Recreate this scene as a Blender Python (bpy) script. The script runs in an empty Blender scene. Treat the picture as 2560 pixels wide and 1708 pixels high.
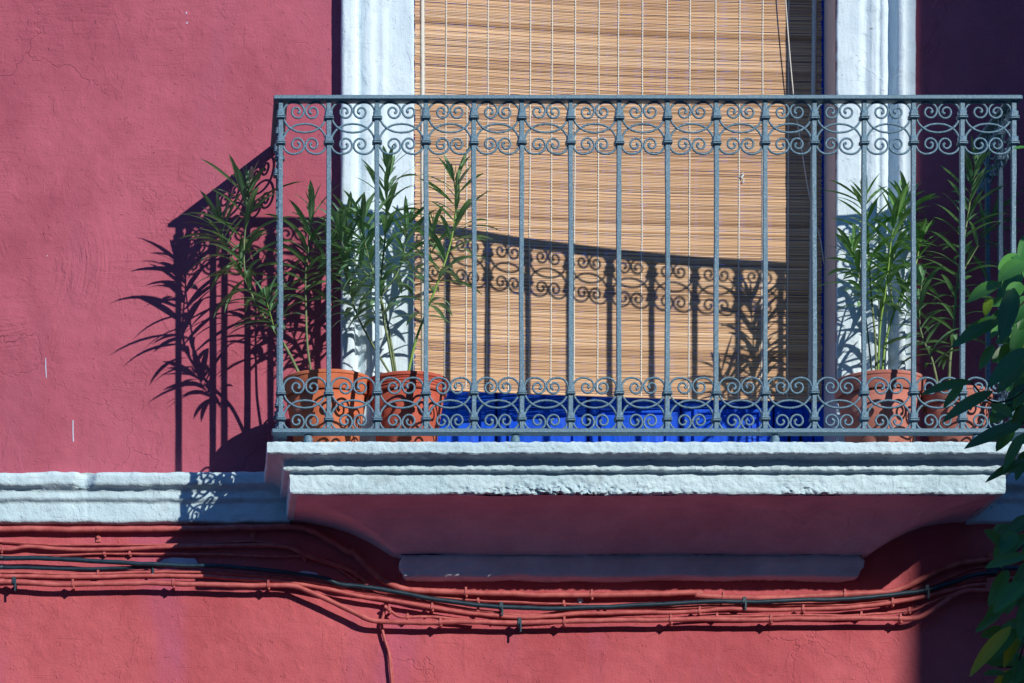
import bpy, math, random
from mathutils import Vector, noise
rnd = random.Random(7)
C = bpy.data.collections.new("Scene Objects"); bpy.context.scene.collection.children.link(C)
SC = bpy.context.scene
# ------------------------------------------------------------------ camera, sky, sun
CX, CY, CZ = -0.918, -8.7, -2.407
F = 7395.0
cam = bpy.data.cameras.new("camera"); co = bpy.data.objects.new("camera", cam); C.objects.link(co)
co.location = (CX, CY, CZ); co.rotation_euler = (math.radians(90), 0, 0)
cam.sensor_width = 36; cam.lens = F*36/2560
cam.shift_x = (1280-500)/2560; cam.shift_y = (2900-854)/2560
cam.clip_start = .1; cam.clip_end = 500
SC.camera = co
SX, SZ = 0.737, 0.5625                      # sun direction per metre towards the street
sd = Vector((SX, -1, SZ)).normalized()
elev = math.asin(sd.z)
w = bpy.data.worlds.new("World"); SC.world = w; w.use_nodes = True
nt = w.node_tree; sky = nt.nodes.new('ShaderNodeTexSky'); sky.sky_type = 'NISHITA'
sky.sun_disc = False; sky.sun_elevation = elev; sky.sun_rotation = math.atan2(sd.x, sd.y)
sky.altitude = 50; sky.air_density = 1.0; sky.dust_density = 0; sky.ozone_density = 10
bg = nt.nodes['Background']; bg.inputs[1].default_value = 0.15
tint = nt.nodes.new('ShaderNodeMix'); tint.data_type = 'RGBA'; tint.blend_type = 'MULTIPLY'; tint.inputs[0].default_value = 1
tint.inputs[7].default_value = (.70, 1.06, 1.2, 1)            # clear deep blue southern sky
nt.links.new(sky.outputs[0], tint.inputs[6]); nt.links.new(tint.outputs[2], bg.inputs[0])
sl = bpy.data.lights.new("sun", 'SUN'); sl.energy = 4.4; sl.angle = math.radians(.53); sl.color = (1, .965, .91)
so = bpy.data.objects.new("sun", sl); C.objects.link(so)
so.rotation_euler = sd.to_track_quat('Z', 'Y').to_euler()
SC.view_settings.view_transform = 'Standard'; SC.view_settings.look = 'None'
SC.view_settings.exposure = 0.0; SC.view_settings.gamma = 1
SC.cycles.max_bounces = 6

def P(px, py, y):                            # a measured picture position at a known depth -> world
    s = (y-CY)/F
    return Vector((CX+(px-500)*s, y, CZ+(2900-py)*s))
def PX(px, y): return P(px, 0, y).x
def PZ(py, y): return P(0, py, y).z
def topx(p): return 500+(p[0]-CX)*F/(p[1]-CY)

# ------------------------------------------------------------------ materials
def N(nt, t, **k):
    n = nt.nodes.new(t)
    for a, v in k.items(): setattr(n, a, v)
    return n
def new_mat(name, rough=.8, spec=.3):
    m = bpy.data.materials.new(name); m.use_nodes = True
    b = m.node_tree.nodes['Principled BSDF']
    b.inputs['Roughness'].default_value = rough; b.inputs['Specular IOR Level'].default_value = spec
    return m, m.node_tree, b
def noise_node(nt, scale, detail=4, rough=.55, stretch=(1, 1, 1), rot=(0, 0, 0), dist=0):
    tc = N(nt, 'ShaderNodeTexCoord'); mp = N(nt, 'ShaderNodeMapping')
    mp.inputs['Scale'].default_value = stretch; mp.inputs['Rotation'].default_value = rot
    nt.links.new(tc.outputs['Object'], mp.inputs[0])
    n = N(nt, 'ShaderNodeTexNoise'); n.inputs['Scale'].default_value = scale
    n.inputs['Detail'].default_value = detail; n.inputs['Roughness'].default_value = rough
    n.inputs['Distortion'].default_value = dist
    nt.links.new(mp.outputs[0], n.inputs['Vector']); return n
def ramp(nt, src, p0, c0, p1, c1):
    r = N(nt, 'ShaderNodeValToRGB'); e = r.color_ramp.elements
    e[0].position = p0; e[0].color = (*c0, 1); e[1].position = p1; e[1].color = (*c1, 1)
    nt.links.new(src, r.inputs[0]); return r
def mixc(nt, fac, a, b, mode='MIX'):
    m = N(nt, 'ShaderNodeMix', data_type='RGBA', blend_type=mode)
    for s, v in ((m.inputs[0], fac), (m.inputs[6], a), (m.inputs[7], b)):
        if hasattr(v, 'is_output'): nt.links.new(v, s)
        elif isinstance(v, (int, float)): s.default_value = v
        else: s.default_value = (*v, 1)
    return m.outputs[2]
def math_(nt, op, a, b=0, c=None):
    m = N(nt, 'ShaderNodeMath', operation=op)
    for i, v in enumerate((a, b) if c is None else (a, b, c)):
        if hasattr(v, 'is_output'): nt.links.new(v, m.inputs[i])
        else: m.inputs[i].default_value = v
    return m.outputs[0]
def bump(nt, bsdf, hs):                      # hs: list of (height socket, distance in metres)
    prev = None
    for h, d in hs:
        b = N(nt, 'ShaderNodeBump'); b.inputs['Distance'].default_value = d; b.inputs['Strength'].default_value = 1
        nt.links.new(h, b.inputs['Height'])
        if prev: nt.links.new(prev, b.inputs['Normal'])
        prev = b.outputs[0]
    nt.links.new(prev, bsdf.inputs['Normal'])

GZ_ = -4.15
def plaster(name, c0, c1, rough_amp=.002, fan=False, specks=True, blotch=None, vert=False, grime=None):
    m, nt, b = new_mat(name, .88, .15)
    n1 = noise_node(nt, 2.2, 6, .6); n2 = noise_node(nt, 9, 5, .6)
    mx = math_(nt, 'ADD', math_(nt, 'MULTIPLY', n1.outputs[0], .65), math_(nt, 'MULTIPLY', n2.outputs[0], .35))
    col = ramp(nt, mx, .4, c0, .62, c1).outputs[0]
    if blotch:
        nb = noise_node(nt, 2.6, 4, .55, (1.6, 1, .5)); col = mixc(nt, ramp(nt, nb.outputs[0], .52, (0, 0, 0), .68, (.8, .8, .8)).outputs[0], col, blotch)
    if grime:
        gn = noise_node(nt, 11, 6, .68, (1, 1, 1.5), dist=.5); col = mixc(nt, ramp(nt, gn.outputs[0], .56, (0, 0, 0), .74, (.75, .75, .75)).outputs[0], col, grime)
        g2 = noise_node(nt, 42, 4, .6); col = mixc(nt, ramp(nt, g2.outputs[0], .68, (0, 0, 0), .76, (.8, .8, .8)).outputs[0], col, (grime[0]*.5, grime[1]*.5, grime[2]*.5))
    if specks:
        ns = noise_node(nt, 45, 2, .5, (1, 1, .6)); f = ramp(nt, ns.outputs[0], .795, (0, 0, 0), .81, (1, 1, 1)).outputs[0]
        col = mixc(nt, f, col, (.75, .72, .74))
    nt.links.new(col, b.inputs['Base Color'])
    big = noise_node(nt, 3.5, 3, .5); mid = noise_node(nt, 28, 5, .62); fine = noise_node(nt, 150, 4, .65)
    pits = noise_node(nt, 55, 3, .6, (1, 1, .8), dist=1.2)
    pr = ramp(nt, pits.outputs[0], .66, (0, 0, 0), .74, (1, 1, 1)).outputs[0]
    hs = [(big.outputs[0], .012), (mid.outputs[0], rough_amp), (fine.outputs[0], rough_amp*.55), (pr, -.0016)]
    lump = noise_node(nt, 13, 4, .6, (1, 1, .7), dist=.8); lr = ramp(nt, lump.outputs[0], .56, (0, 0, 0), .63, (1, 1, 1)).outputs[0]
    hs.append((lr, .0009))
    sc = noise_node(nt, 16, 3, .55, (.35, 1, 4.5), (0, math.radians(-38), 0)); sr = ramp(nt, sc.outputs[0], .66, (0, 0, 0), .70, (1, 1, 1)).outputs[0]
    hs.append((sr, -.0006))
    if fan or blotch:
        tc2 = N(nt, 'ShaderNodeTexCoord'); wn = noise_node(nt, 6, 4, .65)
        va = N(nt, 'ShaderNodeVectorMath', operation='MULTIPLY_ADD'); nt.links.new(wn.outputs['Color'], va.inputs[0]); va.inputs[1].default_value = (.22, .22, .22); nt.links.new(tc2.outputs['Object'], va.inputs[2])
        vo = N(nt, 'ShaderNodeTexVoronoi', feature='DISTANCE_TO_EDGE'); vo.inputs['Scale'].default_value = 2.3; nt.links.new(va.outputs[0], vo.inputs['Vector'])
        cr = ramp(nt, vo.outputs['Distance'], .0, (1, 1, 1), .0065, (0, 0, 0)).outputs[0]
        cm = noise_node(nt, 1.7, 2, .5); cr = math_(nt, 'MULTIPLY', cr, ramp(nt, cm.outputs[0], .50, (0, 0, 0), .60, (1, 1, 1)).outputs[0])
        hs.append((cr, -.0016))
    if vert:
        v = noise_node(nt, 18, 4, .6, (3, 3, .35)); hs.append((v.outputs[0], .0022))
    if fan:
        # curved trowel strokes sweeping round a point low on the left of the wall
        tc = N(nt, 'ShaderNodeTexCoord'); sp = N(nt, 'ShaderNodeSeparateXYZ'); nt.links.new(tc.outputs['Object'], sp.inputs[0])
        dx = math_(nt, 'SUBTRACT', sp.outputs[0], -1.535); dz = math_(nt, 'SUBTRACT', sp.outputs[2], .36-GZ_)
        r = math_(nt, 'POWER', math_(nt, 'ADD', math_(nt, 'MULTIPLY', dx, dx), math_(nt, 'MULTIPLY', dz, dz)), .5)
        th = math_(nt, 'ARCTAN2', dz, dx)
        cb = N(nt, 'ShaderNodeCombineXYZ'); nt.links.new(math_(nt, 'MULTIPLY', r, 55), cb.inputs[0]); nt.links.new(math_(nt, 'MULTIPLY', th, 1.6), cb.inputs[1])
        fn = N(nt, 'ShaderNodeTexNoise'); fn.inputs['Scale'].default_value = 1.6; fn.inputs['Detail'].default_value = 5
        nt.links.new(cb.outputs[0], fn.inputs['Vector'])
        msk = noise_node(nt, 2.4, 2, .5); mk = ramp(nt, msk.outputs[0], .42, (0, 0, 0), .56, (1, 1, 1)).outputs[0]
        near = ramp(nt, r, .22, (1, 1, 1), .42, (0, 0, 0)).outputs[0]
        h = math_(nt, 'MULTIPLY', math_(nt, 'MULTIPLY', fn.outputs[0], mk), near)
        h = math_(nt, 'MULTIPLY', h, ramp(nt, r, .13, (0, 0, 0), .19, (1, 1, 1)).outputs[0]); hs.append((h, .007))
        st = noise_node(nt, 12, 4, .6, (.6, 1, 5), (0, math.radians(25), 0)); ms2 = noise_node(nt, 3.3, 2, .5)
        m2 = ramp(nt, ms2.outputs[0], .5, (0, 0, 0), .62, (1, 1, 1)).outputs[0]
        hs.append((math_(nt, 'MULTIPLY', st.outputs[0], m2), .0035))
    bump(nt, b, hs)
    return m
M = {}
M['pink'] = plaster('pink_plaster', (.375, .086, .122), (.485, .122, .167), .0033, fan=True, blotch=(.40, .11, .16))
M['red'] = plaster('red_plaster', (.43, .083, .094), (.555, .125, .138), .0034, blotch=(.45, .105, .165))
M['white'] = plaster('white_plaster', (.47, .63, .68), (.60, .76, .80), .0040, specks=False, grime=(.34, .42, .42))
M['jamb'] = plaster('white_jamb_plaster', (.60, .73, .79), (.70, .82, .87), .0022, specks=False, vert=True, grime=(.44, .52, .54))
M['corbel'] = plaster('corbel_plaster', (.64, .43, .49), (.78, .57, .62), .0025, specks=False)
M['mauve'] = plaster('mauve_plaster', (.62, .54, .60), (.82, .74, .80), .003, specks=False)
M['chip'] = plaster('bare_paint', (.45, .45, .55), (.62, .62, .72), .001, specks=False)
M['reveal'] = plaster('reveal_shade_tone', (.52, .48, .50), (.6, .55, .58), .0008, specks=False)  # shade and warm bounce on the reveal, put into the colour

def simple(name, c0, c1, scale, rough=.5, spec=.4, bd=.0004, bs=300, stretch=(1, 1, 1)):
    m, nt, b = new_mat(name, rough, spec)
    n = noise_node(nt, scale, 4, .6, stretch)
    cc_ = ramp(nt, n.outputs[0], .35, c0, .65, c1).outputs[0]
    if 'iron' in name:
        fk = noise_node(nt, 330, 2, .5); cc_ = mixc(nt, ramp(nt, fk.outputs[0], .63, (0, 0, 0), .68, (.9, .9, .9)).outputs[0], cc_, (.42, .55, .62))
        rs = noise_node(nt, 26, 5, .65); cc_ = mixc(nt, ramp(nt, rs.outputs[0], .64, (0, 0, 0), .70, (.6, .6, .6)).outputs[0], cc_, (.07, .07, .075))
    nt.links.new(cc_, b.inputs['Base Color'])
    f = noise_node(nt, bs, 3, .6, stretch); bump(nt, b, [(f.outputs[0], bd)])
    return m
def terracotta(name, c0, c1, scale, rough, spec, bd, bs):
    m, nt, b = new_mat(name, rough, spec)
    n = noise_node(nt, scale, 4, .6); c = ramp(nt, n.outputs[0], .35, c0, .65, c1).outputs[0]
    bl = noise_node(nt, 9, 5, .65, (1, 1, 1.6), dist=.6); c = mixc(nt, ramp(nt, bl.outputs[0], .55, (0, 0, 0), .72, (.55, .55, .55)).outputs[0], c, (.62, .42, .34))
    dk = noise_node(nt, 22, 4, .6); c = mixc(nt, ramp(nt, dk.outputs[0], .6, (0, 0, 0), .75, (.5, .5, .5)).outputs[0], c, (c0[0]*.45, c0[1]*.45, c0[2]*.5))
    nt.links.new(c, b.inputs['Base Color']); f = noise_node(nt, bs, 3, .6); bump(nt, b, [(f.outputs[0], bd)])
    return m
M['iron'] = simple('blue_grey_painted_iron', (.078, .165, .22), (.145, .265, .345), 160, .46, .4, .0012, 420)
M['redcable'] = simple('red_painted_conduit', (.38, .075, .07), (.54, .135, .12), 30, .5, .35, .0007, 160)
M['black'] = simple('black_cable_sheath', (.005, .022, .036), (.013, .040, .060), 40, .42, .5)
M['blackclip'] = simple('dark_cable_clip', (.01, .035, .05), (.03, .07, .09), 80, .45, .5)
M['blue'] = simple('blue_door_paint', (.0015, .060, .50), (.003, .095, .72), 14, .5, .12, .0008, 90, (6, 1, .4))
M['terra'] = terracotta('orange_terracotta', (.52, .13, .055), (.62, .19, .09), 16, .8, .2, .0006, 180)
M['terra2'] = terracotta('red_terracotta', (.43, .085, .05), (.52, .12, .075), 16, .75, .2, .0006, 180)
M['terra3'] = terracotta('pale_terracotta', (.40, .14, .105), (.52, .20, .15), 12, .85, .2, .0006, 180)
M['soil'] = simple('soil', (.03, .02, .012), (.07, .045, .03), 60, .95, .1, .006, 60)
M['cord'] = simple('cotton_cord', (.66, .63, .53), (.80, .77, .69), 300, .9, .1, .0008, 600)
M['stem'] = simple('grey_green_stem', (.11, .16, .07), (.22, .28, .12), 40, .6, .3)
M['youngstem'] = simple('green_stem', (.16, .30, .05), (.26, .40, .08), 40, .5, .3)
M['bark'] = simple('tree_bark', (.06, .045, .03), (.12, .09, .06), 30, .9, .1, .004, 60)
M['ground'] = simple('street_asphalt', (.24, .235, .23), (.30, .29, .28), 6, .9, .2, .003, 120)
M['ochre'] = simple('ochre_render', (.34, .24, .14), (.42, .30, .18), 2, .9, .1, .003, 60)
M['pale'] = simple('pale_render', (.50, .48, .45), (.58, .56, .52), 2, .9, .1, .003, 60)
M['glass'] = simple('window_glass', (.02, .03, .04), (.03, .045, .06), 2, .1, .5, .0001, 2)
M['stone'] = simple('pale_stone', (.40, .38, .34), (.48, .46, .42), 5, .85, .2, .003, 60)

def slat_mat():
    m, nt, b = new_mat('split_bamboo', .6, .25)
    g = N(nt, 'ShaderNodeNewGeometry')
    r = N(nt, 'ShaderNodeValToRGB'); e = r.color_ramp.elements
    e[0].position = 0; e[0].color = (.46, .27, .13, 1); e[1].position = 1; e[1].color = (.90, .66, .43, 1)
    for p, c in ((.10, (.60, .37, .20, 1)), (.5, (.76, .50, .29, 1)), (.8, (.84, .58, .35, 1))):
        q = e.new(p); q.color = c
    nt.links.new(g.outputs['Random Per Island'], r.inputs[0])
    n = noise_node(nt, 7, 4, .6, (1, 1, 22)); n2 = noise_node(nt, 2.2, 3, .5, (1, 1, 3))
    c = mixc(nt, .3, r.outputs[0], ramp(nt, n.outputs[0], .35, (.6, .52, .42), .65, (1, 1, 1)).outputs[0], 'MULTIPLY')
    c = mixc(nt, .35, c, ramp(nt, n2.outputs[0], .35, (.68, .55, .45), .65, (1, 1, 1)).outputs[0], 'MULTIPLY')
    nt.links.new(c, b.inputs['Base Color']); return m
M['slat'] = slat_mat()

def leaf_mat(name, c0, c1, rib, trans, rough=.42, tl=.35):
    m, nt, b = new_mat(name, rough, .45)
    g = N(nt, 'ShaderNodeNewGeometry'); a = N(nt, 'ShaderNodeAttribute'); a.attribute_name = 'rib'
    n = noise_node(nt, 25, 3, .5)
    f = math_(nt, 'ADD', math_(nt, 'MULTIPLY', g.outputs['Random Per Island'], .75), math_(nt, 'MULTIPLY', n.outputs[0], .25))
    c = ramp(nt, f, .12, c0, .9, c1).outputs[0]
    c = mixc(nt, math_(nt, 'MULTIPLY', math_(nt, 'POWER', a.outputs['Fac'], 3), .8), c, rib)
    nt.links.new(c, b.inputs['Base Color'])
    t = N(nt, 'ShaderNodeBsdfTranslucent'); nt.links.new(mixc(nt, .6, c, trans), t.inputs[0])
    ms = N(nt, 'ShaderNodeMixShader'); ms.inputs[0].default_value = tl
    nt.links.new(b.outputs[0], ms.inputs[1]); nt.links.new(t.outputs[0], ms.inputs[2])
    nt.links.new(ms.outputs[0], nt.nodes['Material Output'].inputs[0]); return m
M['oleander'] = leaf_mat('oleander_leaf', (.070, .20, .10), (.20, .40, .19), (.56, .70, .44), (.20, .46, .07), .36, tl=.3)
M['oleander_yellow'] = leaf_mat('oleander_leaf_light', (.08, .25, .07), (.20, .44, .12), (.5, .7, .3), (.14, .32, .03), tl=.3)
M['treeleaf'] = leaf_mat('broad_leaf', (.028, .15, .04), (.10, .32, .055), (.06, .2, .06), (.06, .24, .02), .34, .3)
M['treeleaf_light'] = leaf_mat('broad_leaf_young_backlit', (.12, .32, .02), (.25, .48, .03), (.3, .5, .06), (.42, .7, .03), .4, .5)  # brighter leaf copy, the backlit glow put into its colour

# ------------------------------------------------------------------ mesh helpers
class MB:
    def __init__(s): s.v = []; s.f = []; s.rib = None; s.sm = True
    def add(s, vs, fs):
        o = len(s.v); s.v += [Vector(v) for v in vs]; s.f += [tuple(i+o for i in f) for f in fs]; return s
    def box(s, a, b, bev=0):
        (x0, y0, z0), (x1, y1, z1) = a, b
        if bev <= 0:
            return s.add([(x, y, z) for z in (z0, z1) for y in (y0, y1) for x in (x0, x1)],
                  [(0, 2, 3, 1), (4, 5, 7, 6), (0, 1, 5, 4), (2, 6, 7, 3), (0, 4, 6, 2), (1, 3, 7, 5)])
        rings = []
        for z, i in ((z0, bev), (z0+bev, 0), (z1-bev, 0), (z1, bev)):
            c = bev
            X0, X1, Y0, Y1 = x0+i, x1-i, y0+i, y1-i
            rings.append([(X0+c, Y0, z), (X1-c, Y0, z), (X1, Y0+c, z), (X1, Y1-c, z), (X1-c, Y1, z), (X0+c, Y1, z), (X0, Y1-c, z), (X0, Y0+c, z)])
        return s.loft(rings)
    def loft(s, rings, caps=True):
        n = len(rings[0]); vs = [p for r in rings for p in r]; fs = []
        for i in range(len(rings)-1):
            for j in range(n):
                k = (j+1) % n; fs.append((i*n+j, i*n+k, (i+1)*n+k, (i+1)*n+j))
        if caps: fs.append(tuple(range(n-1, -1, -1))); fs.append(tuple((len(rings)-1)*n+j for j in range(n)))
        return s.add(vs, fs)
    def grid(s, rows):
        n = len(rows[0]); vs = [p for r in rows for p in r]
        return s.add(vs, [(i*n+j, i*n+j+1, (i+1)*n+j+1, (i+1)*n+j) for i in range(len(rows)-1) for j in range(n-1)])
    def tube(s, pts, r, n=8, caps=True):
        pts = [Vector(p) for p in pts]; rings = []; up = None
        for i, p in enumerate(pts):
            t = (pts[min(i+1, len(pts)-1)]-pts[max(i-1, 0)])
            if t.length < 1e-9: t = Vector((0, 0, 1))
            t.normalize()
            if up is None:
                up = Vector((0, 1, 0)) if abs(t.y) < .9 else Vector((1, 0, 0))
            up = (up-t*up.dot(t)); 
            if up.length < 1e-6: up = t.orthogonal()
            up.normalize(); sd_ = t.cross(up)
            rr = r[i] if isinstance(r, (list, tuple)) else r
            rings.append([p+(up*math.cos(a)+sd_*math.sin(a))*rr for a in [2*math.pi*k/n for k in range(n)]])
        return s.loft(rings, caps)
    def lathe(s, c, prof, n=40, wob=0):
        rings = [[(c[0]+r*math.cos(2*math.pi*k/n), c[1]+r*math.sin(2*math.pi*k/n), c[2]+z) for k in range(n)] for r, z in prof]
        return s.loft(rings, False)
    def build(s, name, mat, parent=None, label=None, smooth=True, **kw):
        org = parent_world(parent) if parent else (kw.get('origin') or Vector((0, 0, 0)))
        me = bpy.data.meshes.new(name); me.from_pydata([tuple(v-org) for v in s.v], [], s.f)
        me.validate(); me.materials.append(mat)
        if s.rib is not None:
            at = me.attributes.new('rib', 'FLOAT', 'POINT')
            at.data.foreach_set('value', s.rib)
        if smooth:
            me.polygons.foreach_set('use_smooth', [True]*len(me.polygons))
            if smooth == 'auto': me.set_sharp_from_angle(angle=math.radians(38))
        o = bpy.data.objects.new(name, me); C.objects.link(o)
        if parent: o.parent = parent
        else: o.location = org
        if label: o['label'] = label
        return o
def parent_world(p):
    v = Vector((0, 0, 0))
    while p: v += p.location; p = p.parent
    return v
def tag(o, label, cat, group=None):
    o['label'] = label; o['category'] = cat
    if group: o['group'] = group
    return o
def thing(name, label, cat, loc, group=None):
    o = bpy.data.objects.new(name, None); C.objects.link(o); o.location = loc; o.empty_display_size = .1
    return tag(o, label, cat, group)
def catmull(pts, k=6):
    pts = [Vector(p) for p in pts]; out = []
    for i in range(len(pts)-1):
        p0, p1, p2, p3 = pts[max(i-1, 0)], pts[i], pts[i+1], pts[min(i+2, len(pts)-1)]
        for j in range(k):
            t = j/k
            out.append(.5*((2*p1)+(p2-p0)*t+(2*p0-5*p1+4*p2-p3)*t*t+(3*p1-3*p2+p3-p0)*t**3))
    out.append(pts[-1]); return out
def nz(p, f, seed=0): return noise.noise(Vector((p[0]*f+seed*7.3, p[1]*f+seed*3.1, p[2]*f-seed*5.7)))

W = .42          # the plane of the wall
GZ = -4.15       # street level
XL, XR = PX(1035, .42), PX(2092, .415)       # door opening
# ------------------------------------------------------------------ setting: street
g = MB().box((-60, -60, GZ-.3), (60, 14, GZ)).build('road', M['ground']); g['kind'] = 'structure'
g = MB().box((-30, -1.6, GZ+.002), (5.9, W-.01, GZ+.14), .01).build('pavement', M['stone']); g['kind'] = 'structure'

# ------------------------------------------------------------------ house facade
house = thing('house', 'pink and red plastered house front with white door surround and white string course', 'building', (0, W, GZ))
zc = -.42
def wallgrid(x0, x1, z0, z1, y=W, d=.35):
    return ((x0, y, z0), (x1, y+d, z1))
mb = MB()
for a in (wallgrid(-9, XL, zc, 5.5), wallgrid(XR, 11, zc, 5.5), wallgrid(XL, XR, 2.05, 5.5), wallgrid(XL, XR, zc, -.302)): mb.box(*a)
mb.build('upper_wall', M['pink'], house, smooth=False)
MB().box((-9, W+.001, GZ), (11, W+.35, zc)).build('lower_wall', M['red'], house, 'dull red lower wall below the white string course', smooth=False)

def rough(v, a1=.0022, f1=22, a2=.0012, f2=75, seed=0):
    return Vector((v[0]+a1*.6*nz(v, f1, seed+1)+a2*nz(v, f2, seed+2), v[1]+a1*nz(v, f1, seed+3)+a2*nz(v, f2, seed+4), v[2]+a1*nz(v, f1, seed+5)+a2*nz(v, f2, seed+6)))
def subdiv(prof, step):
    out = []
    for (a, b) in zip(prof[:-1], prof[1:]):
        n = max(1, int(round(math.hypot(b[0]-a[0], b[1]-a[1])/step)))
        out += [(a[0]+(b[0]-a[0])*i/n, a[1]+(b[1]-a[1])*i/n) for i in range(n)]
    return out+[prof[-1]]
# string course (profile: y, z)
corn = [(W+.02, -.290), (.385, -.295), (.364, -.300), (.358, -.309), (.360, -.335), (.368, -.341), (.380, -.346), (.386, -.353), (.385, -.375), (.391, -.380), (.399, -.386), (.399, -.440), (.403, -.4450), (W+.02, -.449)]
cp = subdiv(corn, .006)
def cornice(x0, x1, step, seed, crack=None):
    n = int((x1-x0)/step); rows = []
    for i in range(n+1):
        x = x0+(x1-x0)*i/n; row = []
        for (y, z) in cp:
            v = rough((x, y, z), .0034, 16, .0012, 60, seed)
            if z > -.342: v.z += .004*nz((x, 0, 0), 9, 4)+.003*nz((x, 0, 0), 31, 14); v.y += .003*nz((x, 0, 0), 7, 8)
            if crack:
                d = abs(x-crack-.3*(z+.32))
                if d < .03 and z > -.342 and y < .40: v.y += .022*(1-d/.03)**.7; v.z -= .006*(1-d/.03)
                d2 = abs(x-crack-.006)
                if d2 < .005 and z <= -.342: v.y += .0015
            row.append(v)
        rows.append(row)
    return MB().grid(rows)
slabL, slabR = PX(668, -.03), PX(2588, -.03)
mb = cornice(-1.75, slabL+.08, .006, 11, PX(212, .32)); mb.grid([[Vector((x, y, z)) for (y, z) in cp] for x in (-9, -1.75)])
mb.build('string_course', M['white'], house, 'white string course left of the balcony, one chipped notch in it', 'smooth')
mb = cornice(slabR-.09, 2.3, .006, 31); mb.grid([[Vector((x, y, z)) for (y, z) in cp] for x in (2.3, 11)])
mb.build('string_course', M['white'], house, 'white string course right of the balcony')

# door surround
def jamb(prof, seed, name):
    z0, z1 = -.31, 1.95; n = 260; rows = []
    pp = []
    for (a, b) in zip(prof[:-1], prof[1:]):
        k = max(1, int(abs(b[0]-a[0])/.006)); pp += [(a[0]+(b[0]-a[0])*i/k, a[1]+(b[1]-a[1])*i/k) for i in range(k)]
    pp.append(prof[-1])
    for i in range(n+1):
        z = z0+(z1-z0)*i/n
        row = []
        for (x, y) in pp:
            v = rough((x, y, z), .0022, 14, .0009, 60, seed)
            v.x += .0020*nz((0, 0, z), 7, seed+9); v.z = z; row.append(v)
        rows.append(row)
    return MB().grid(rows).build(name, M['jamb'], house)
X = lambda px: PX(px, .40)
jamb([(X(853), W+.02), (X(852), .385), (X(856), .375), (X(880), .375), (X(885), .380), (X(889), .410), (X(898), .412), (X(904), .404), (X(912), .397),
      (X(928), .394), (X(935), .402), (X(944), .404), (X(960), .401), (X(968), .409), (X(980), .410), (X(1033), .410), (XL, .414), (XL+.001, .64)], 3, 'left_jamb')
jamb([(XR+.0005, .63), (XR, .416), (X(2094), .413), (X(2152), .408), (X(2160), .416), (X(2170), .416), (X(2177), .407), (X(2195), .403), (X(2198), .414),
      (X(2203), .404), (X(2212), .401), (X(2217), .406), (X(2221), .417), (X(2234), .417), (X(2240), .392), (X(2245), .380), (X(2257), .376), (X(2262), .386),
      (X(2265), .397), (X(2271), .396), (X(2286), .394), (X(2290), .402), (X(2291), W+.02)], 5, 'right_jamb')
mb = MB().box((X(852), .376, 1.95), (X(2291), .45, 2.15), .004); mb.build('lintel', M['jamb'], house)
MB().box((XL-.02, .36, -.42), (XR+.02, .75, -.3015)).build('door_sill', M['stone'], house, smooth=False)
# thin sheet over the right reveal, its shaded pinkish grey put into the colour
MB().box((XR-.0022, .425, -.30), (XR-.0012, .60, 1.95)).build('reveal_shade_sheet', M['reveal'], house, smooth=False)
# bare and filled marks on the lower wall
def patch(pts, mat, y, name='paint_patch', label=None):
    c = sum((P(a, b, y) for a, b in pts), Vector())/len(pts); ring = []
    for i in range(len(pts)):
        a, b = pts[i], pts[(i+1) % len(pts)]
        for t in (0, .33, .66):
            q = P(a[0]+(b[0]-a[0])*t, a[1]+(b[1]-a[1])*t, y); q.x += .0015*nz(q, 90, 3); q.z += .0015*nz(q, 90, 5); ring.append(q)
    back = [Vector((q.x, W+.002, q.z)) for q in ring]; n = len(ring)
    m = MB(); m.add(ring+back, [tuple(range(n))]+[(i, n+i, n+(i+1) % n, (i+1) % n) for i in range(n)])
    m.build(name, mat, house, label, smooth=False)
patch([(392, 1411), (412, 1397), (430, 1394), (470, 1396), (486, 1396), (498, 1412), (470, 1420), (440, 1420)], M['chip'], W-.0015, label='pale bare patch by the black cable left of the balcony')
patch([(745, 1432), (760, 1426), (790, 1432), (805, 1444), (780, 1441)], M['chip'], W-.0015, label='small pale bare patch under the balcony corner')
patch([(1442, 1500), (1448, 1495), (1456, 1497), (1458, 1504), (1450, 1507)], M['white'], W-.003, label='small white spot above the black cable')

for pts in ([(113, 896), (115, 893), (116, 920), (117, 944), (115, 946), (113, 920)], [(181, 1052), (184, 1050), (184, 1080), (185, 1103), (182, 1105), (181, 1075)], [(464, 32), (467, 29), (468, 34), (465, 36)], [(466, 56), (469, 54), (469, 60), (466, 60)]):
    c0_ = P(*pts[0], W); m = MB(); ring = [P(a, b, W-.0012) for a, b in pts]; n_ = len(ring)
    m.add(ring+[q+Vector((0, .003, 0)) for q in ring], [tuple(range(n_))]+[(i, n_+i, n_+(i+1) % n_, (i+1) % n_) for i in range(n_)])
    m.build('chalk_drip', M['chip'], house, 'tiny white paint drip on the pink wall', smooth=False)

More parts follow.
